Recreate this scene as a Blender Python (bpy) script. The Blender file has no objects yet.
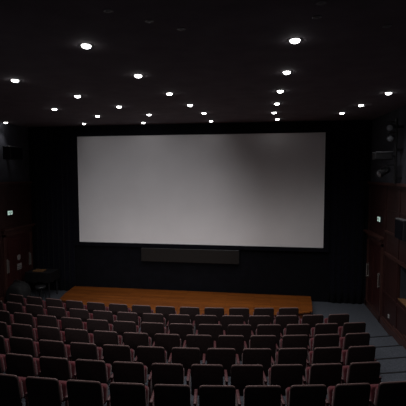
import bpy, bmesh, math, random
from mathutils import Matrix, Vector
random.seed(7)
PI = math.pi
C = bpy.context.scene.collection
SC = bpy.context.scene

# ------------------------------------------------------------------ materials
def mat(name, col, rough=.6, metal=0., var=.15, scale=6., bump=0., emit=None, estr=0., spec=.5, coat=0., sheen=0., stretch=None):
    m = bpy.data.materials.new(name); m.use_nodes = True
    nt = m.node_tree; N = nt.nodes; L = nt.links
    b = N['Principled BSDF']
    b.inputs['Roughness'].default_value = rough
    b.inputs['Metallic'].default_value = metal
    b.inputs['Specular IOR Level'].default_value = spec
    b.inputs['Coat Weight'].default_value = coat
    b.inputs['Sheen Weight'].default_value = sheen
    tc = N.new('ShaderNodeTexCoord'); mp = N.new('ShaderNodeMapping')
    L.new(tc.outputs['Object'], mp.inputs['Vector'])
    if stretch: mp.inputs['Scale'].default_value = stretch
    nz = N.new('ShaderNodeTexNoise'); nz.inputs['Scale'].default_value = scale
    nz.inputs['Detail'].default_value = 5
    L.new(mp.outputs['Vector'], nz.inputs['Vector'])
    cr = N.new('ShaderNodeValToRGB')
    lo = [c*(1-var) for c in col]; hi = [min(1, c*(1+var)) for c in col]
    cr.color_ramp.elements[0].position = .3; cr.color_ramp.elements[1].position = .7
    cr.color_ramp.elements[0].color = (*lo, 1); cr.color_ramp.elements[1].color = (*hi, 1)
    L.new(nz.outputs['Fac'], cr.inputs['Fac']); L.new(cr.outputs['Color'], b.inputs['Base Color'])
    if bump:
        bp = N.new('ShaderNodeBump'); bp.inputs['Strength'].default_value = bump; bp.inputs['Distance'].default_value = .01
        L.new(nz.outputs['Fac'], bp.inputs['Height']); L.new(bp.outputs['Normal'], b.inputs['Normal'])
    if emit:
        b.inputs['Emission Color'].default_value = (*emit, 1); b.inputs['Emission Strength'].default_value = estr
    return m

def plank_mat(name, c1, c2, gap, w, l, rough, coat=.1, axis_swap=False):
    """strip flooring: brick texture for the boards plus stretched grain"""
    m = bpy.data.materials.new(name); m.use_nodes = True
    nt = m.node_tree; N = nt.nodes; L = nt.links; b = N['Principled BSDF']
    b.inputs['Roughness'].default_value = rough; b.inputs['Coat Weight'].default_value = coat
    tc = N.new('ShaderNodeTexCoord'); mp = N.new('ShaderNodeMapping'); L.new(tc.outputs['Object'], mp.inputs['Vector'])
    if axis_swap: mp.inputs['Rotation'].default_value = (0, PI/2, 0)
    br = N.new('ShaderNodeTexBrick'); L.new(mp.outputs['Vector'], br.inputs['Vector'])
    br.inputs['Color1'].default_value = (*c1, 1); br.inputs['Color2'].default_value = (*c2, 1); br.inputs['Mortar'].default_value = (*gap, 1)
    br.inputs['Scale'].default_value = 1; br.inputs['Brick Width'].default_value = l; br.inputs['Row Height'].default_value = w
    br.inputs['Mortar Size'].default_value = w*.07; br.inputs['Bias'].default_value = 0
    br.offset = .37
    mp2 = N.new('ShaderNodeMapping'); L.new(tc.outputs['Object'], mp2.inputs['Vector']); mp2.inputs['Scale'].default_value = (1.2, 22, 22)
    nz = N.new('ShaderNodeTexNoise'); nz.inputs['Scale'].default_value = 2; nz.inputs['Detail'].default_value = 6
    L.new(mp2.outputs['Vector'], nz.inputs['Vector'])
    mx = N.new('ShaderNodeMixRGB'); mx.blend_type = 'OVERLAY'; mx.inputs['Fac'].default_value = .55
    L.new(br.outputs['Color'], mx.inputs['Color1']); L.new(nz.outputs['Fac'], mx.inputs['Color2'])
    L.new(mx.outputs['Color'], b.inputs['Base Color'])
    return m

M = {}
M['carpet'] = mat('grey_carpet', (.066,.073,.088), .95, var=.3, scale=40, bump=.3, spec=.1)
M['ceiling'] = mat('dark_ceiling_paint', (.155,.135,.15), .9, var=.12, scale=3, spec=.2)
M['black_wall'] = mat('black_wall_paint', (.0045,.0045,.0065), .95, var=.2, scale=5, spec=.1)
M['slate'] = mat('slate_wall_paint', (.045,.047,.058), .9, var=.2, scale=4, spec=.2)
M['wood'] = mat('mahogany_panelling', (.032,.011,.010), .45, var=.35, scale=3, stretch=(6,6,.7), spec=.4)
M['wood_rail'] = mat('mahogany_rail', (.058,.023,.019), .4, var=.25, scale=4, stretch=(4,.6,4), spec=.5)
M['door_wood'] = mat('mahogany_door', (.042,.011,.010), .4, var=.35, scale=3, stretch=(7,7,.6), spec=.5)
M['tan'] = mat('tan_wood', (.17,.085,.035), .5, var=.2, scale=5, stretch=(6,.8,6))
M['stage'] = plank_mat('stage_boards', (.27,.078,.010), (.17,.046,.006), (.035,.009,.003), .075, 1.3, .42, .15)
M['stage_edge'] = mat('stage_edge_wood', (.16,.04,.012), .5, var=.25, scale=4, stretch=(1,8,8))
M['screen'] = mat('screen_vinyl', (.80,.775,.785), .85, var=.03, scale=1.2, spec=.2)
M['mask'] = mat('black_masking', (.006,.006,.009), 1., var=.2, scale=9, spec=.05)
M['drape'] = mat('black_velour', (.005,.005,.009), 1., var=.3, scale=14, spec=.05, sheen=.05)
M['speaker_cloth'] = mat('speaker_cloth', (.017,.0145,.0135), .9, var=.2, scale=60, bump=.2, spec=.15)
M['black_plastic'] = mat('black_plastic', (.014,.014,.016), .5, var=.2, scale=20)
M['black_metal'] = mat('black_metal', (.02,.02,.022), .4, metal=.3, var=.2, scale=20)
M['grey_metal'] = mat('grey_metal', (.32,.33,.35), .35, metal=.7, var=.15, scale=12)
M['steel'] = mat('brushed_steel', (.38,.36,.34), .35, metal=.6, var=.15, scale=20, stretch=(1,1,.1))
M['glass'] = mat('lens_glass', (.16,.17,.19), .12, var=.1, scale=4, spec=.8)
M['shell'] = mat('seat_back_cloth', (.022,.013,.013), .85, var=.3, scale=30, bump=.15, spec=.2)
M['rim_highlight'] = mat('seat_rim_highlight', (.16,.095,.09), .45, var=.2, scale=30, spec=.6)  # pale tone paints in the highlight on the seat-back tops
M['red'] = mat('seat_red_cloth', (.065,.005,.010), .8, var=.25, scale=30, bump=.15, sheen=.2, spec=.2)
M['arm'] = mat('armrest_pad', (.055,.014,.017), .5, var=.2, scale=20, spec=.4)
M['nosing'] = mat('step_nosing_rubber', (.012,.012,.014), .7, var=.2, scale=20, spec=.2)
M['paper'] = mat('notice_paper', (.26,.235,.23), .8, var=.08, scale=8)
M['ink'] = mat('notice_ink', (.05,.045,.05), .8, var=.1, scale=8)
M['white_plastic'] = mat('white_plastic', (.45,.45,.44), .4, var=.05, scale=8)
M['lamp'] = mat('downlight_lens', (.9,.9,.9), .4, var=.02, emit=(1.,.985,.97), estr=13)
M['glow'] = mat('downlight_reflector', (.05,.05,.05), .5, var=.05)
M['dead_lens'] = mat('unlit_lens', (.16,.16,.17), .4, var=.1)
M['sign_face'] = mat('exit_sign_face', (.7,.85,.8), .4, var=.03, emit=(.62,.86,.77), estr=.62)
M['sign_green'] = mat('exit_sign_green', (.01,.10,.06), .5, var=.05, emit=(.0,.2,.12), estr=.12)
M['cloth'] = mat('black_table_cloth', (.006,.005,.006), .95, spec=.15, var=.3, scale=20, bump=.2)
M['bag'] = mat('black_nylon', (.006,.006,.007), .8, var=.3, scale=25, bump=.3)

# ------------------------------------------------------------------ mesh helpers
def bx(bm, x0, x1, y0, y1, z0, z1, mi=0):
    vs = [bm.verts.new(p) for p in ((x0,y0,z0),(x1,y0,z0),(x1,y1,z0),(x0,y1,z0),(x0,y0,z1),(x1,y0,z1),(x1,y1,z1),(x0,y1,z1))]
    for f in ((0,3,2,1),(4,5,6,7),(0,1,5,4),(1,2,6,5),(2,3,7,6),(3,0,4,7)):
        bm.faces.new([vs[i] for i in f]).material_index = mi
    return vs

def rbox(bm, x0, x1, y0, y1, z0, z1, r=.01, seg=2):
    t = bmesh.new(); bx(t, x0, x1, y0, y1, z0, z1)
    bmesh.ops.bevel(t, geom=t.edges[:], offset=r, segments=seg, profile=.5, affect='EDGES')
    merge(bm, t)

def merge(bm, t, mtx=None):
    if mtx is not None: bmesh.ops.transform(t, matrix=mtx, verts=t.verts[:])
    me = bpy.data.meshes.new('tmp'); t.to_mesh(me); t.free(); bm.from_mesh(me); bpy.data.meshes.remove(me)

def cyl(bm, p0, p1, r, r1=None, n=16, cap=True):
    p0 = Vector(p0); p1 = Vector(p1); d = p1-p0
    t = bmesh.new()
    bmesh.ops.create_cone(t, cap_ends=cap, segments=n, radius1=r, radius2=r if r1 is None else r1, depth=d.length)
    merge(bm, t, Matrix.Translation((p0+p1)/2) @ d.to_track_quat('Z', 'Y').to_matrix().to_4x4())

def lathe(bm, prof, n=28, mtx=None):
    """profile of (radius, z) spun round Z"""
    t = bmesh.new(); rings = []
    for r, z in prof:
        if r < 1e-6: rings.append([t.verts.new((0, 0, z))])
        else: rings.append([t.verts.new((r*math.cos(2*PI*k/n), r*math.sin(2*PI*k/n), z)) for k in range(n)])
    for a, b in zip(rings, rings[1:]):
        for k in range(n):
            j = (k+1) % n
            if len(a) == 1 and len(b) == 1: continue
            if len(a) == 1: t.faces.new((a[0], b[j], b[k]))
            elif len(b) == 1: t.faces.new((a[k], a[j], b[0]))
            else: t.faces.new((a[k], a[j], b[j], b[k]))
    bmesh.ops.recalc_face_normals(t, faces=t.faces[:])
    merge(bm, t, mtx)

def rrect(w, h, r, n=6, x0=0, y0=0, rb=None):
    """outline of a rounded rectangle: width w, height h from y0 up; top corners r, bottom rb"""
    rb = r if rb is None else rb
    pts = []
    for cx, cy, a0, rr in ((w/2, h, 0, r), (-w/2, h, PI/2, r), (-w/2, 0, PI, rb), (w/2, 0, 1.5*PI, rb)):
        sx = -1 if cx > 0 else 1; sy = -1 if cy > 0 else 1
        for k in range(n+1):
            a = a0 + k*PI/2/n
            pts.append((x0+cx+sx*rr+rr*math.cos(a), y0+cy+sy*rr+rr*math.sin(a)))
    return pts

def slab(bm, outline, y0, y1, bev=.0, mtx=None):
    """outline in x-z, thickness along y from y0 to y1, rounded rims"""
    t = bmesh.new()
    vs = [t.verts.new((x, y0, z)) for x, z in outline]
    f = t.faces.new(vs)
    e = bmesh.ops.extrude_face_region(t, geom=[f])
    bmesh.ops.translate(t, vec=(0, y1-y0, 0), verts=[v for v in e['geom'] if isinstance(v, bmesh.types.BMVert)])
    bmesh.ops.recalc_face_normals(t, faces=t.faces[:])
    if bev:
        ed = [x for x in t.edges if abs(x.verts[0].co.y - x.verts[1].co.y) < 1e-6]
        bmesh.ops.bevel(t, geom=ed, offset=bev, segments=3, profile=.5, affect='EDGES')
    merge(bm, t, mtx)

def path_tube(bm, pts, r, n=8):
    pts = [Vector(p) for p in pts]; rings = []
    for i, p in enumerate(pts):
        d = (pts[min(i+1, len(pts)-1)] - pts[max(i-1, 0)]).normalized()
        q = d.to_track_quat('Z', 'Y')
        rings.append([bm.verts.new(p + q @ Vector((r*math.cos(2*PI*k/n), r*math.sin(2*PI*k/n), 0))) for k in range(n)])
    for a, b in zip(rings, rings[1:]):
        for k in range(n): bm.faces.new((a[k], a[(k+1) % n], b[(k+1) % n], b[k]))
    bm.faces.new(rings[0][::-1]); bm.faces.new(rings[-1])

def obj(name, bm, m, parent=None, smooth=False, label=None):
    me = bpy.data.meshes.new(name)
    bmesh.ops.recalc_face_normals(bm, faces=bm.faces[:])
    bm.to_mesh(me); bm.free()
    for k in (m if isinstance(m, (list, tuple)) else [m]): me.materials.append(M[k])
    if smooth:
        for p in me.polygons: p.use_smooth = True
        try: me.set_sharp_from_angle(angle=math.radians(40))
        except Exception: pass
    o = bpy.data.objects.new(name, me); C.objects.link(o)
    if parent is not None: o.parent = parent
    if label: o['label'] = label
    return o

def tag(o, label, cat, group=None):
    o['label'] = label; o['category'] = cat
    if group: o['group'] = group
    return o

def thing(name, label, cat, loc=(0,0,0), rotz=0, group=None):
    o = bpy.data.objects.new(name, None); C.objects.link(o)
    o.empty_display_size = .1
    o.location = loc; o.rotation_euler = (0, 0, rotz)
    return tag(o, label, cat, group)

def struct(name, bm, m, parent=None, label=None):
    o = obj(name, bm, m, parent)
    if parent is None: o['kind'] = 'structure'
    if label: o['label'] = label
    return o

def dup(root, loc, rotz=0, label=None, group=None):
    r = root.copy(); C.objects.link(r); r.location = loc; r.rotation_euler = (0, 0, rotz)
    if label: r['label'] = label
    if group: r['group'] = group
    for ch in list(root.children):
        c = ch.copy(); C.objects.link(c); c.parent = r
        for g in list(ch.children):
            d = g.copy(); C.objects.link(d); d.parent = c
    return r

# ------------------------------------------------------------------ dimensions (metres; floor by the stage is z = 0)
XL, XR = -7.85, 3.2          # side walls
YF, YB = 12.3, -3.0          # screen wall, rear wall
EYE = 3.94
RISE = .07
XC, RAD = -2.85, 18.         # the rows bow round this line
ROW0, PITCH = 8.72, .69
N_STEP = 14
def arc(x, y0): return y0 + (x-XC)**2/(2*RAD)
def ceil_z(y): return 5.557 + .018*(y-12.2)

# floor: flat by the stage, then one low curved step per row
bm = bmesh.new()
xs = [XL-.05 + (XR+.5-XL+.05)*i/44 for i in range(45)]
rows = [[(x, YF+.1, 0) for x in xs]]
for k in range(N_STEP):
    y0 = ROW0 - PITCH*k + .02
    rows.append([(x, max(arc(x, y0), YB), RISE*k) for x in xs])
    rows.append([(x, max(arc(x, y0), YB), RISE*(k+1)) for x in xs])
rows.append([(x, YB-.1, RISE*N_STEP) for x in xs])
gv = [[bm.verts.new(p) for p in r] for r in rows]
for a, b in zip(gv, gv[1:]):
    for i in range(44): bm.faces.new((a[i], a[i+1], b[i+1], b[i]))
struct('floor', bm, 'carpet', label='grey carpeted floor stepping up row by row')

bm = bmesh.new()
v = []
for y in (YB-.2, YF+.2):
    for x in (XL-.3, XR+.6):
        v.append((x, y, ceil_z(y)))
lo = [bm.verts.new(p) for p in v]; hi = [bm.verts.new((p[0], p[1], p[2]+.3)) for p in v]
for f in ((lo[0],lo[1],lo[3],lo[2]), (hi[0],hi[2],hi[3],hi[1]), (lo[0],lo[2],hi[2],hi[0]), (lo[1],hi[1],hi[3],lo[3]), (lo[0],hi[0],hi[1],lo[1]), (lo[2],lo[3],hi[3],hi[2])):
    bm.faces.new(f)
struct('ceiling', bm, 'ceiling', label='dark charcoal ceiling')

bm = bmesh.new(); bx(bm, XL-.3, XR+.6, YF, YF+.2, -.1, 5.7); struct('wall_front', bm, 'black_wall', label='black wall around the screen')
bm = bmesh.new(); bx(bm, XL-.3, XR+.6, YB-.2, YB, -.1, 5.5); struct('wall_rear', bm, 'slate')
bm = bmesh.new(); bx(bm, XL-.25, XL, YB, YF, -.1, 5.65); struct('wall_left', bm, 'slate', label='slate painted side wall above wood panelling')
# right wall with a recessed niche
NY0, NY1, NZ0, NZ1 = 7.6, 9.52, 1.03, 1.86
bm = bmesh.new()
bx(bm, XR, XR+.25, YB, NY0, -.1, 5.65); bx(bm, XR, XR+.25, NY1, YF, -.1, 5.65)
bx(bm, XR, XR+.25, NY0, NY1, -.1, NZ0); bx(bm, XR, XR+.25, NY0, NY1, NZ1, 5.65)
bx(bm, XR+.25, XR+.5, NY0-.1, NY1+.1, NZ0-.1, NZ1+.1)
struct('wall_right', bm, 'slate', label='slate painted side wall above wood panelling')

# wood panelling with rails and stiles
PT = 3.69; PD = .035
def panelling(name, xw, s, ys, ye, hole=None):
    bm = bmesh.new()
    def slab_(y0, y1, z0, z1, d, mi=0): bx(bm, min(xw, xw+s*d), max(xw, xw+s*d), y0, y1, z0, z1, mi)
    if hole:
        h0, h1, hz0, hz1 = hole
        slab_(ys, h0, 0, PT, PD); slab_(h1, ye, 0, PT, PD); slab_(h0, h1, 0, hz0, PD); slab_(h0, h1, hz1, PT, PD)
    else: slab_(ys, ye, 0, PT, PD)
    slab_(ys, ye, PT-.02, PT+.045, .10, 1)            # cap rail
    slab_(ys, ye, PT-.09, PT-.02, .06, 0)
    slab_(ys, 10.6, 2.46, 2.52, .062, 1)             # upper rail
    slab_(ys, ye, 3.02, 3.06, .05, 0)
    slab_(ys, 10.6, 1.88, 1.96, .075, 1)             # middle rail
    slab_(ys, 10.6, .86, .93, .06, 0)
    y = ye-.02
    for y in (12.2, 10.62, 9.62, 8.6, 7.4, 6.2, 5., 3.8, 2.6, 1.4, .2, -1., -2.2):
        if hole and h0 < y < h1:
            slab_(y-.05, y+.05, hz1, PT-.09, .055); continue
        slab_(y-.05, y+.05, 0 if y > 9 else 1.0, PT-.09, .055)
    o = obj(name, bm, ['wood', 'wood_rail']); o['kind'] = 'structure'; return o
o = panelling('trim_1', XR, -1, YB, YF-.02, (NY0, NY1, NZ0, NZ1)); o['label'] = 'dark mahogany panelling beside the stepped aisle'
o = panelling('trim_2', XL, 1, YB, YF-.02); o['label'] = 'dark mahogany panelling behind the draped table'
# niche: tan counter board
bm = bmesh.new(); bx(bm, XR-.05, XR+.25, NY0+.01, NY1-.01, NZ0, NZ0+.03)
struct('trim_3', bm, 'tan', label='tan wooden sill of the wall niche')

# baseboards following the steps
def baseboard(name, xw, s):
    bm = bmesh.new(); ys = [YF-.02] + [arc(xw, ROW0-PITCH*k+.02) for k in range(N_STEP)] + [YB]
    for k in range(len(ys)-1):
        a, b = max(ys[k+1], YB), max(ys[k], YB)
        if b-a < .01: continue
        z = RISE*k
        bx(bm, min(xw+s*PD, xw+s*.085), max(xw+s*PD, xw+s*.085), a, b, z, z+.17)
        bx(bm, min(xw+s*PD, xw+s*.06), max(xw+s*PD, xw+s*.06), a, b, z+.17, z+.24)
    struct(name, bm, 'wood_rail')
baseboard('baseboard_right', XR, -1); baseboard('baseboard_left', XL, 1)

# dark nosing strips on the aisle steps
for k in range(5):
    bm = bmesh.new(); n = 10; y0 = ROW0-PITCH*k+.02
    pts = [2.0 + (XR-.09-2.0)*i/n for i in range(n+1)]
    for a, b in zip(pts, pts[1:]):
        v = []
        for z in (-.045, .006):
            for x, dy in ((a, -.035), (b, -.035), (b, .008), (a, .008)): v.append(bm.verts.new((x, arc(x, y0)+dy, RISE*(k+1)+z)))
        for f in ((0,3,2,1),(4,5,6,7),(0,1,5,4),(1,2,6,5),(2,3,7,6),(3,0,4,7)): bm.faces.new([v[i] for i in f])
    struct('trim_%d' % (4+k), bm, 'nosing', label='dark nosing on an aisle step')

# double doors close to the screen wall, both sides
def double_door(name, xw, s, label):
    root = bpy.data.objects.new(name, None); C.objects.link(root); root['kind'] = 'structure'; root['label'] = label
    root.location = (xw + s*PD, 11.45, 0); root.scale = (1, 1, 1)
    def b_(bm, d0, d1, y0, y1, z0, z1): bx(bm, min(s*d0, s*d1), max(s*d0, s*d1), y0, y1, z0, z1)
    bm = bmesh.new()
    b_(bm, 0, .05, -.74, -.64, 0, 2.12); b_(bm, 0, .05, .64, .74, 0, 2.12); b_(bm, 0, .05, -.74, .74, 2.05, 2.12)
    obj('door_frame', bm, 'wood_rail', root)
    bm = bmesh.new()                                  # stepped cornice over the opening
    b_(bm, 0, .15, -.80, .80, 2.25, 2.30); b_(bm, 0, .11, -.77, .77, 2.20, 2.25); b_(bm, 0, .06, -.74, .74, 2.12, 2.20)
    obj('door_cornice', bm, 'wood_rail', root)
    for q in (-1, 1):
        bm = bmesh.new()
        y0, y1 = (-.64, -.004) if q < 0 else (.004, .64)
        b_(bm, 0, .022, y0, y1, .01, 2.05)
        b_(bm, .022, .034, y0+.10, y1-.10, .25, .95); b_(bm, .022, .034, y0+.10, y1-.10, 1.12, 1.92)
        leaf = obj('door_leaf', bm, 'door_wood', root)
        hy = -.58 if q < 0 else .58
        bm = bmesh.new()
        b_(bm, .022, .028, hy-.035, hy+.035, .90, 1.34)
        z0, z1 = .95, 1.28
        for z in (z0, z1): cyl(bm, (s*.028, hy, z), (s*.075, hy, z), .009, n=10)
        cyl(bm, (s*.075, hy, z0-.03), (s*.075, hy, z1+.03), .013, n=12)
        obj('door_handle', bm, 'steel', leaf, True, 'pale steel pull handle on a plate')
    return root
double_door('door_1', XR, -1, 'dark double doors beside the stepped aisle')
double_door('door_2', XL, 1, 'dark double doors behind the draped table')

# ------------------------------------------------------------------ screen
SX0, SX1, SZ0, SZ1 = -6.048, 1.857, 1.712, 5.207
YS = 12.2
t = thing('cinema_screen', 'large blank pale grey cinema screen with black border on the black wall', 'screen', ((SX0+SX1)/2, YS, SZ0))
w2 = (SX1-SX0)/2; hh = SZ1-SZ0
bm = bmesh.new(); bx(bm, -w2, w2, 0, .02, 0, hh); obj('projection_surface', bm, 'screen', t)
bm = bmesh.new()
for a in ((-w2-.16, w2+.16, hh, hh+.13), (-w2-.16, w2+.16, -.12, 0), (-w2-.16, -w2, 0, hh), (w2, w2+.16, 0, hh)):
    bx(bm, a[0], a[1], -.03, .04, a[2], a[3])
obj('masking_frame', bm, 'mask', t)

# black pleated drapes either side
def drape(x0, x1, label):
    bm = bmesh.new(); n = int((x1-x0)*60); prev = None; zt = ceil_z(YF)-.03
    for i in range(n+1):
        x = x0+(x1-x0)*i/n; y = YF-.07+.03*math.sin(i*.55)+.012*math.sin(i*.23+1)
        cur = [bm.verts.new((x, y, z)) for z in (.02, .5, 2., 4., zt)]
        if prev:
            for k in range(4): bm.faces.new((prev[k], cur[k], cur[k+1], prev[k+1]))
        prev = cur
    o = obj('masking_drape', bm, 'drape', None, True)
    sm = o.modifiers.new('Solidify', 'SOLIDIFY'); sm.thickness = .008
    tag(o, label, 'curtain', 'black drapes beside the screen')
drape(XL+.17, SX0-.19, 'black pleated drape between the screen and the wall with the draped table')
drape(SX1+.19, XR-.17, 'black pleated drape between the screen and the wall of the stepped aisle')

# centre loudspeaker under the screen
t = thing('mounted_centre_loudspeaker', 'long dark grey grille panel mounted on the black wall under the screen', 'loudspeaker', (-2.295, YF, 1.13))
bm = bmesh.new(); rbox(bm, -1.60, 1.60, -.16, -.004, 0, .445, .012); obj('cabinet', bm, 'black_plastic', t)
bm = bmesh.new(); rbox(bm, -1.585, 1.585, -.185, -.16, .012, .433, .008); obj('grille', bm, 'speaker_cloth', t)

# ------------------------------------------------------------------ stage
ST = .20
t = thing('wooden_stage', 'low orange-brown boarded stage floor in front of the screen', 'stage', (-2.33, 11., 0))
def stage_outline(off=0.):
    p = [(-3.92+off, 1.16), (-3.83+off, .35)]
    n = 24
    for i in range(n+1):
        a = -1+2*i/n; x = a*(3.72-off)
        p.append((x, -.95+off + .75*abs(a)**2.4))
    p += [(3.76-off, .15), (3.84-off, 1.16)]
    return p
def prism(bm, out, z0, z1):
    lo = [bm.verts.new((x, y, z0)) for x, y in out]; hi = [bm.verts.new((x, y, z1)) for x, y in out]
    bm.faces.new(lo[::-1]); bm.faces.new(hi); n = len(out)
    for i in range(n): bm.faces.new((lo[i], lo[(i+1) % n], hi[(i+1) % n], hi[i]))
bm = bmesh.new(); prism(bm, stage_outline(), ST-.03, ST); obj('stage_deck', bm, 'stage', t)
bm = bmesh.new(); prism(bm, stage_outline(.04), 0, ST-.03); obj('stage_fascia', bm, 'stage_edge', t)

# ------------------------------------------------------------------ auditorium chairs
def make_chair(label, group):
    t = thing('auditorium_chair', label, 'chair', group=group)
    lean = Matrix.Translation((0, 0, .40)) @ Matrix.Rotation(math.radians(8), 4, 'X') @ Matrix.Translation((0, 0, -.40))
    bm = bmesh.new()
    slab(bm, rrect(.465, .50, .05, x0=0, y0=.36, rb=.03), .012, .05, .010, lean)
    back = obj('backrest', bm, 'shell', t, True, 'dark brown rear of the backrest')
    bm = bmesh.new()
    slab(bm, rrect(.445, .31, .05, y0=.45, rb=.05), .051, .125, .025, lean)
    obj('back_cushion', bm, 'red', back, True, 'red upholstered front of the backrest')
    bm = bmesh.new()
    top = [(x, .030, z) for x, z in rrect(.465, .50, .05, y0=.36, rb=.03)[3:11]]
    path_tube(bm, [lean @ Vector(p) for p in top], .008, 6)  # thin tube added to carry the painted top-edge highlight
    obj('rim_highlight', bm, 'rim_highlight', back, True, 'pale pink painted highlight along the top of the backrest')
    bm = bmesh.new()
    fold = Matrix.Translation((0, .19, .42)) @ Matrix.Rotation(math.radians(-12), 4, 'X')
    slab(bm, rrect(.43, .26, .05), -.045, .055, .025, fold)
    obj('seat', bm, 'red', t, True, 'red tip-up seat folded upright')
    t2 = t
    def stand(x):
        bm = bmesh.new()
        slab(bm, [(a, b) for a, b in rrect(.36, .44, .05, x0=0, y0=.11, rb=.03)], -.018, .018, .006, Matrix.Translation((x, .23, 0)) @ Matrix.Rotation(PI/2, 4, 'Z'))
        obj('side_panel', bm, 'red', t2, True)
        bm = bmesh.new(); rbox(bm, x-.023, x+.023, .05, .40, .545, .575, .012, 3)
        obj('armrest', bm, 'arm', t2, True, 'dusty pink armrest pad')
        bm = bmesh.new(); rbox(bm, x-.016, x+.016, .17, .29, .0, .13, .005, 1); rbox(bm, x-.03, x+.03, .08, .38, 0, .012, .004, 1)
        obj('leg', bm, 'black_metal', t2)
    stand(-.2875)
    return t, stand
ORD = ['first','second','third','fourth','fifth','sixth','seventh','eighth','ninth','tenth','eleventh','twelfth','thirteenth','fourteenth','fifteenth','sixteenth','seventeenth']
ROWTXT = ['in the row closest to the stage', 'in the second row from the stage', 'in the third row from the stage', 'in the fourth row from the stage', 'in the fifth row from the stage', 'in the sixth row from the stage', 'in the seventh row from the stage']
def seat_label(r, i): return 'dark maroon folding chair %s from the stepped aisle %s' % (ORD[i], ROWTXT[r])
def seat_group(r): return 'maroon chairs ' + ROWTXT[r]
row_end = [.63, 1.66, 1.84, 1.73, 1.63, 1.50, 1.72]
row_min = [-6.35, -6.4, -5.8, -5.4, -4.9, -4.4, -3.9]
end_proto = mid_proto = None
for r in range(7):
    x = row_end[r]; i = 0
    while x > row_min[r]:
        sl = (x-XC)/RAD
        loc = (x, arc(x, ROW0-PITCH*r)+.03, RISE*r); rz = math.atan(sl)
        loc = (loc[0], loc[1], loc[2])
        if i == 0:
            if end_proto is None:
                end_proto, st = make_chair(seat_label(r, i), seat_group(r)); st(.2875)
                end_proto.location = loc; end_proto.rotation_euler = (0, 0, rz)
            else: dup(end_proto, loc, rz, seat_label(r, i), seat_group(r))
        else:
            if mid_proto is None:
                mid_proto, st = make_chair(seat_label(r, i), seat_group(r))
                mid_proto.location = loc; mid_proto.rotation_euler = (0, 0, rz)
            else: dup(mid_proto, loc, rz, seat_label(r, i), seat_group(r))
        x -= .578*math.cos(rz); i += 1

# ------------------------------------------------------------------ ceiling downlights
def make_light(label, group):
    t = thing('ceiling_downlight', label, 'light', group=group)
    bm = bmesh.new(); lathe(bm, [(.054,.0),(.07,.0),(.084,-.001),(.086,-.004),(.080,-.006),(.066,-.006),(.054,-.004),(.054,.0)])
    obj('trim_ring', bm, 'glow', t, True)
    bm = bmesh.new(); lathe(bm, [(.054,-.004),(.052,-.014),(.042,-.025),(.022,-.032),(0,-.034)])
    obj('lens', bm, 'lamp', t, True, 'glowing white lens')
    return t
LIGHTS = [   # line over the stepped-aisle side of the screen, from the screen outward
 ('near-straight line of six over the stage end', [(.41,11.58),(.28,10.21),(.30,8.80),(.31,7.40),(.34,5.96),(.34,4.51)]),
 ('long slanting line of six over mid-screen', [(-1.53,11.69),(-1.49,9.98),(-1.61,8.67),(-1.74,7.28),(-1.87,5.80),(-2.0,4.31)]),
 ('slanting line of five left of mid-screen', [(-3.62,11.69),(-2.94,9.99),(-3.23,8.59),(-3.55,7.22),(-3.88,5.77)]),
 ('line of three above the table', [(-5.51,11.60),(-4.37,10.02),(-4.85,8.68)]),
 ('line of three above the stepped aisle', [(2.01,10.62),(2.18,9.35),(2.34,7.94)]),
 ('spot above the table by the wood panelling', [(-7.68,10.9)]),
]
proto = None
for line, pts in LIGHTS:
    for i, (x, y) in enumerate(pts):
        lab = 'lit downlight %s from the screen in the %s' % (ORD[i], line) if len(pts) > 1 else 'single bright round downlight at the ceiling edge above the draped table'
        loc = (x, y, ceil_z(y)+.001)
        if proto is None:
            proto = make_light(lab, 'lit ceiling downlights'); o = proto; o.location = loc
        else: o = dup(proto, loc, 0, lab, 'lit ceiling downlights')
        ld = bpy.data.lights.new('downlight_beam', 'SPOT'); ld.energy, cone = (105, 166) if y < 8 else (62, 128) if y < 9.6 else (62, 84) if y < 11.2 else (6, 50)
        if x > 1.5: ld.energy *= .2 if y > 10 else .5
        if x < -7: ld.energy, cone = 24, 70
        ld.spot_size = math.radians(cone); ld.spot_blend = 1.; ld.shadow_soft_size = .05; ld.color = (1, .975, .965)
        lo = bpy.data.objects.new('downlight_beam', ld); C.objects.link(lo); lo.location = (x, y, loc[2]-.05)
DEAD = [((-1.37,3.42),'unlit ceiling fitting closest to the top edge among three in a slanting line'), ((-1.08,3.71),'unlit ceiling fitting in the middle of three in a slanting line'),
        ((-.82,3.97),'unlit ceiling fitting closest to the screen among three in a slanting line'), ((.48,3.55),'unlit ceiling fitting of a close pair, the one farther from the screen'),
        ((.49,3.87),'unlit ceiling fitting of a close pair, the one closer to the screen'), ((1.21,4.22),'lone unlit ceiling fitting above the stepped aisle side')]
proto = None
for (x, y), lab in DEAD:
    loc = (x, y, ceil_z(y)+.001)
    if proto is None:
        proto = thing('unlit_ceiling_fitting', lab, 'light', loc, 0, 'unlit ceiling fittings')
        bm = bmesh.new(); lathe(bm, [(.028,.0),(.04,.0),(.044,-.005),(.04,-.008),(.028,-.006),(.028,0)]); obj('trim_ring', bm, 'dead_lens', proto, True)
        bm = bmesh.new(); lathe(bm, [(.028,-.004),(.015,-.010),(0,-.012)]); obj('lens', bm, 'dead_lens', proto, True)
    else: dup(proto, loc, 0, lab)

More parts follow.
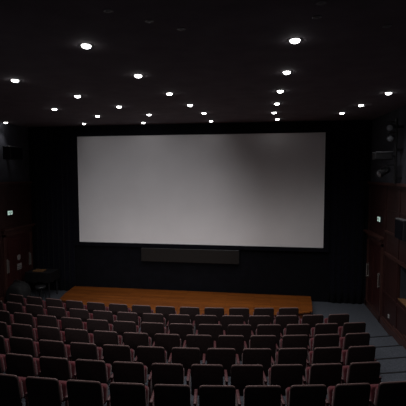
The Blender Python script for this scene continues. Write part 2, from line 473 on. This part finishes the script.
# ------------------------------------------------------------------ exit signs
def exit_sign(xw, s, y, z, label):
    t = thing('exit_sign', label, 'sign', (xw+s*PD, y, z), 0, 'illuminated exit signs')
    bm = bmesh.new(); bx(bm, min(0, s*.05), max(0, s*.05), -.13, .13, -.08, .08); obj('housing', bm, 'black_plastic', t)
    bm = bmesh.new(); bx(bm, min(s*.05, s*.056), max(s*.05, s*.056), -.11, .11, -.06, .06); face = obj('lit_panel', bm, 'sign_face', t)
    bm = bmesh.new()                                   # green pictogram: arrow and running figure
    def poly(p):                                       # p in (u along the wall, v up), u grows toward the reader's right
        a = [bm.verts.new((s*.056, -s*u*-1 if s > 0 else -u, v)) for u, v in p]; b = [bm.verts.new((s*.0585, -s*u*-1 if s > 0 else -u, v)) for u, v in p]
        n = len(p); bm.faces.new(a); bm.faces.new(b)
        for i in range(n): bm.faces.new((a[i], a[(i+1) % n], b[(i+1) % n], b[i]))
    poly([(-.014,-.062),(.008,-.062),(.008,.062),(-.014,.062)])
    poly([(-.10,.008),(-.06,.008),(-.06,.03),(-.025,0),(-.06,-.03),(-.06,-.008),(-.10,-.008)])
    poly([(.050,.038),(.060,.050),(.072,.050),(.076,.038),(.066,.028),(.054,.030)])
    poly([(.040,.022),(.068,.024),(.064,-.006),(.084,-.026),(.076,-.034),(.052,-.012),(.036,-.044),(.026,-.038),(.044,-.004)])
    obj('pictogram', bm, 'sign_green', face)
exit_sign(XR, -1, 11.05, 2.745, 'small glowing exit sign above the doors beside the stepped aisle')
exit_sign(XL, 1, 11.06, 2.775, 'small glowing exit sign above the doors behind the draped table')

# ------------------------------------------------------------------ things on and by the left wall
t = thing('paper_notice', 'small blank pale rounded paper notice taped high on the dark door', 'notice', (XL+PD+.034, 11.45, 1.29), 0)
bm = bmesh.new(); slab(bm, rrect(.17, .17, .05, y0=-.085), 0, .004, 0, Matrix.Rotation(PI/2, 4, 'Z')); obj('sheet', bm, 'paper', t)
t = thing('paper_notice', 'pale paper notice with a dark line across, below the rounded one', 'notice', (XL+PD+.034, 11.46, .99), 0)
bm = bmesh.new(); bx(bm, 0, .004, -.12, .12, -.10, .10); sh = obj('sheet', bm, 'paper', t)
bm = bmesh.new(); bx(bm, .004, .006, -.105, .105, -.005, .015); bx(bm, .004, .006, -.105, .105, -.062, -.045); obj('printed_line', bm, 'ink', sh)
t = thing('light_switch', 'pale light switch plate at the wall corner above the draped table', 'switch', (XL+.056, 12.17, 1.0))
bm = bmesh.new(); rbox(bm, 0, .012, -.05, .05, -.11, .11, .004); p = obj('plate', bm, 'white_plastic', t)
bm = bmesh.new()
for z in (-.05, .05): rbox(bm, .012, .02, -.018, .018, z-.03, z+.03, .003)
obj('rocker', bm, 'white_plastic', p)

def wall_speaker(xw, s, y, z, label, ylen, h, dep):
    t = thing('wall_loudspeaker', label, 'loudspeaker', (xw, y, z), 0, 'wall loudspeakers')
    bm = bmesh.new(); xa, xb = sorted((s*.10, s*(.10+dep)))
    rbox(bm, xa, xb, -ylen/2, ylen/2, -h/2, h/2, .015)
    obj('cabinet', bm, 'black_plastic', t)
    bm = bmesh.new(); xa, xb = sorted((s*(.10+dep), s*(.115+dep))); rbox(bm, xa, xb, -ylen/2+.02, ylen/2-.02, -h/2+.02, h/2-.02, .006)
    obj('grille', bm, 'mask', t)
    bm = bmesh.new(); xa, xb = sorted((-s*.002, s*.102)); bx(bm, xa, xb, -.04, .04, -.05, .05); obj('wall_bracket', bm, 'black_metal', t)
    return t
wall_speaker(XL, 1, 11.1, 4.62, 'black wall loudspeaker on slate wall above the doors behind the table', .62, .40, .25)
t = wall_speaker(XR-PD, -1, 9.02, 2.74, 'black wall loudspeaker with grey top on the panelling beside the stepped aisle', .50, .44, .10)
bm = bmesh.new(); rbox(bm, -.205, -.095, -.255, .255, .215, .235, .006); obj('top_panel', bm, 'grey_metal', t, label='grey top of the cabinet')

# draped table, stool, covered equipment near the left doors
t = thing('draped_table', 'tall dark table with black half drape beside the stage by the wall', 'table', (-7.08, 11.62, 0))
bm = bmesh.new(); rbox(bm, -.42, .42, -.28, .28, .80, .83, .008); obj('table_top', bm, 'black_plastic', t)
for sx in (-.37, .36):
    for sy in (-.24, .24):
        bm = bmesh.new(); cyl(bm, (sx, sy, 0), (sx, sy, .80), .022, n=12); obj('leg', bm, 'black_metal', t, True)
bm = bmesh.new(); n = 60; prev = None; per = []
for i in range(n+1):
    f = i/n*4; k = min(int(f), 3); u = f-k
    c = [(-.43,-.29),(.43,-.29),(.43,.29),(-.43,.29),(-.43,-.29)]
    per.append((c[k][0]+(c[k+1][0]-c[k][0])*u, c[k][1]+(c[k+1][1]-c[k][1])*u))
for i, (x, y) in enumerate(per):
    w = 1+.03*math.sin(i*1.7)
    cur = [bm.verts.new((x, y, .832)), bm.verts.new((x*w, y*w, .70)), bm.verts.new((x*w, y*w, .52+.02*math.sin(i*.9)))]
    if prev:
        for k in range(2): bm.faces.new((prev[k], cur[k], cur[k+1], prev[k+1]))
    prev = cur
obj('table_skirt', bm, 'cloth', t, True)
t = thing('wooden_tray', 'small tan wooden tray lying on the black draped table', 'tray', (-7.14, 11.55, .836))
bm = bmesh.new(); rbox(bm, -.17, .17, -.12, .12, 0, .015, .004); obj('tray_base', bm, 'tan', t)
bm = bmesh.new()
for a in ((-.17,.17,-.12,-.10),(-.17,.17,.10,.12),(-.17,-.15,-.1,.1),(.15,.17,-.1,.1)): bx(bm, *a, .015, .035)
obj('tray_rim', bm, 'tan', t)
t = thing('round_stool', 'low round black stool in front of the draped table', 'stool', (-6.86, 11.12, 0))
bm = bmesh.new(); lathe(bm, [(0,.40),(.14,.40),(.165,.42),(.17,.45),(.155,.475),(.08,.485),(0,.487)]); obj('seat', bm, 'black_plastic', t, True)
for k in range(4):
    a = PI/4+k*PI/2; bm = bmesh.new(); cyl(bm, (.11*math.cos(a), .11*math.sin(a), .41), (.17*math.cos(a), .17*math.sin(a), 0), .014, n=10); obj('leg', bm, 'black_metal', t, True)
# covered bag
t = thing('equipment_bag', 'bulky black padded bag with a bright buckle by the wood-panelled wall', 'bag', (-7.34, 10.75, 0))
bm = bmesh.new()
tb = bmesh.new(); bmesh.ops.create_icosphere(tb, subdivisions=4, radius=1)
for v in tb.verts:
    c = v.co; k = 1+.05*math.sin(5*c.x+2*c.z)+.04*math.sin(7*c.y+1)
    sx = math.copysign(abs(c.x)**.6, c.x)*.33*k; sy = math.copysign(abs(c.y)**.6, c.y)*.27*k; sz = math.copysign(abs(c.z)**.7, c.z)*.34*k
    v.co = (sx*(1-.15*max(c.z, 0)), sy, max(sz+.33, 0.))
merge(bm, tb); obj('bag_body', bm, 'bag', t, True)
bm = bmesh.new(); path_tube(bm, [(.12*math.cos(a)*1.1-.02, -.05, .62+.14*math.sin(a)) for a in [PI*i/10 for i in range(11)]], .014, 8); obj('carry_handle', bm, 'bag', t, True)
bm = bmesh.new(); rbox(bm, -.03, .05, -.20, -.17, .575, .625, .006); obj('buckle', bm, 'steel', t, label='bright metal buckle')

# ------------------------------------------------------------------ things on the right wall
t = thing('wall_socket', 'small pale socket plate low on the panelling above the aisle baseboard', 'socket', (XR-PD, 10.14, .40))
bm = bmesh.new(); rbox(bm, -.014, 0, -.045, .045, -.045, .045, .004); p = obj('plate', bm, 'white_plastic', t)
bm = bmesh.new()
for y in (-.018, .018): bx(bm, -.016, -.013, y-.005, y+.005, -.012, .012)
obj('socket_slot', bm, 'ink', p)

PX, PY = 3.06, 9.7
t = thing('lighting_pole', 'tall black vertical lighting pole on the slate wall above the panelling', 'pole', (PX, PY, PT+.045))
bm = bmesh.new(); cyl(bm, (0,0,0), (0,0,1.50), .028, n=14); obj('pipe', bm, 'black_metal', t, True)
for z in (.12, .78, 1.31):
    bm = bmesh.new(); bx(bm, 0, XR-PX+.002, -.03, .03, z-.03, z+.03); cyl(bm, (0,0,z-.04), (0,0,z+.04), .045, n=14); obj('wall_bracket', bm, 'black_metal', t)
def spot(loc, yaw, tilt, label, L=.30, R=.085, arm=.0):
    """can spotlight on a yoke, clamped to the pole; lens looks along local -Y"""
    t = thing('stage_spotlight', label, 'spotlight', loc, yaw, 'stage spotlights on the lighting pole')
    mt = Matrix.Rotation(PI/2, 4, 'X')
    tl = Matrix.Rotation(tilt, 4, 'X')
    bm = bmesh.new(); lathe(bm, [(0,-.5*L),(.6*R,-.5*L),(R*.9,-.36*L),(R*.9,.2*L),(R*1.08,.24*L),(R*1.08,.5*L),(R*.96,.5*L),(R*.96,.42*L)], 24, tl @ mt)
    can = obj('can', bm, 'black_metal', t, True)
    bm = bmesh.new(); lathe(bm, [(R*.97,.42*L),(R*.6,.455*L),(0,.47*L)], 24, tl @ mt); obj('lens', bm, 'glass', can, True)
    bm = bmesh.new(); path_tube(bm, [(-R*1.2,0,0),(-R*1.2,0,R*1.5),(0,0,R*1.7),(R*1.2,0,R*1.5),(R*1.2,0,0)], .01, 8); obj('yoke', bm, 'black_metal', t)
    return t
def arm(t, target, z):
    """clamp arm from the yoke top to the pole, in world axes carried into the thing's own"""
    inv = Matrix.LocRotScale(t.location, t.rotation_euler, None).inverted()
    bm = bmesh.new(); a = inv @ Vector((t.location.x, t.location.y, t.location.z+z)); b = inv @ Vector(target)
    b = b + (a-b).normalized()*.032; cyl(bm, a, b, .016, n=10); obj('clamp_arm', bm, 'black_metal', t, True)
ax = 2.9
s1 = spot((2.91, PY-.05, EYE+1.10), math.radians(-25), math.radians(14), 'round-faced stage spotlight topmost on the lighting pole', .26, .075); arm(s1, (PX-.02, PY-.02, EYE+1.10+.11), .11)
s2 = spot((2.93, PY-.03, EYE+.86), math.radians(-25), math.radians(14), 'round-faced stage spotlight second from the top of the lighting pole', .26, .075); arm(s2, (PX, PY, EYE+.86+.12), .12)
s3 = spot((2.80, PY-.02, EYE+.07), math.radians(-62), math.radians(22), 'tilted stage spotlight lowest on the pole, just above the panelling', .34, .085); arm(s3, (PX, PY, EYE+.09+.14), .14)
t = thing('stage_floodlight', 'wide flat black floodlight with lit top edge, between the spotlights on the pole', 'floodlight', (2.78, PY, EYE+.43))
bm = bmesh.new(); rbox(bm, -.205, .185, -.13, .13, -.085, .085, .02, 3); body = obj('housing', bm, 'black_metal', t)
bm = bmesh.new(); rbox(bm, -.20, .18, -.14, .12, .085, .10, .004); obj('lit_edge_strip', bm, 'grey_metal', t, label='grey strip painted as the lit top edge')  # grey colour stands in for light catching the housing's top edge
bm = bmesh.new(); rbox(bm, -.18, .16, .13, .136, -.065, .065, .002); obj('lens', bm, 'glass', body)
bm = bmesh.new(); cyl(bm, (.18, 0, 0), (PX-2.78-.03, 0, 0), .018, n=10); obj('clamp_arm', bm, 'black_metal', t, True)

# added unseen fill spot at the rear, gives the screen its soft gradient
pl = bpy.data.lights.new('screen_fill_spot', 'SPOT'); pl.energy = 1480; pl.spot_size = math.radians(32); pl.spot_blend = 1.; pl.shadow_soft_size = .06; pl.color = (.98, .98, 1)
po = bpy.data.objects.new('screen_fill_spot', pl); C.objects.link(po); po.location = (-2.6, -2.7, 5.05)
po.rotation_euler = (Vector((-3.7, 12.2, 2.3)) - po.location).to_track_quat('-Z', 'Y').to_euler()

# ------------------------------------------------------------------ world and camera
w = bpy.data.worlds.new('World'); SC.world = w; w.use_nodes = True
w.node_tree.nodes['Background'].inputs['Color'].default_value = (.6, .65, .8, 1)
w.node_tree.nodes['Background'].inputs['Strength'].default_value = 0.0

yaw, pitch, roll = math.radians(-8.649), math.radians(-4.107), math.radians(-.092)
fwd = Vector((math.sin(yaw)*math.cos(pitch), math.cos(yaw)*math.cos(pitch), math.sin(pitch)))
rt = Vector((math.cos(yaw), -math.sin(yaw), 0)); up = rt.cross(fwd)
c, s = math.cos(roll), math.sin(roll)
r2 = c*rt + s*up; u2 = -s*rt + c*up
cam = bpy.data.cameras.new('camera'); co = bpy.data.objects.new('camera', cam); C.objects.link(co)
mw = Matrix((r2, u2, -fwd)).transposed().to_4x4(); mw.translation = (0, 0, EYE)
co.matrix_world = mw
cam.sensor_fit = 'HORIZONTAL'; cam.sensor_width = 36; cam.lens = 36*390/406
cam.clip_start = .05; cam.clip_end = 100
SC.camera = co
SC.view_settings.view_transform = 'Standard'; SC.view_settings.look = 'None'
SC.view_settings.exposure = 0; SC.view_settings.gamma = 1
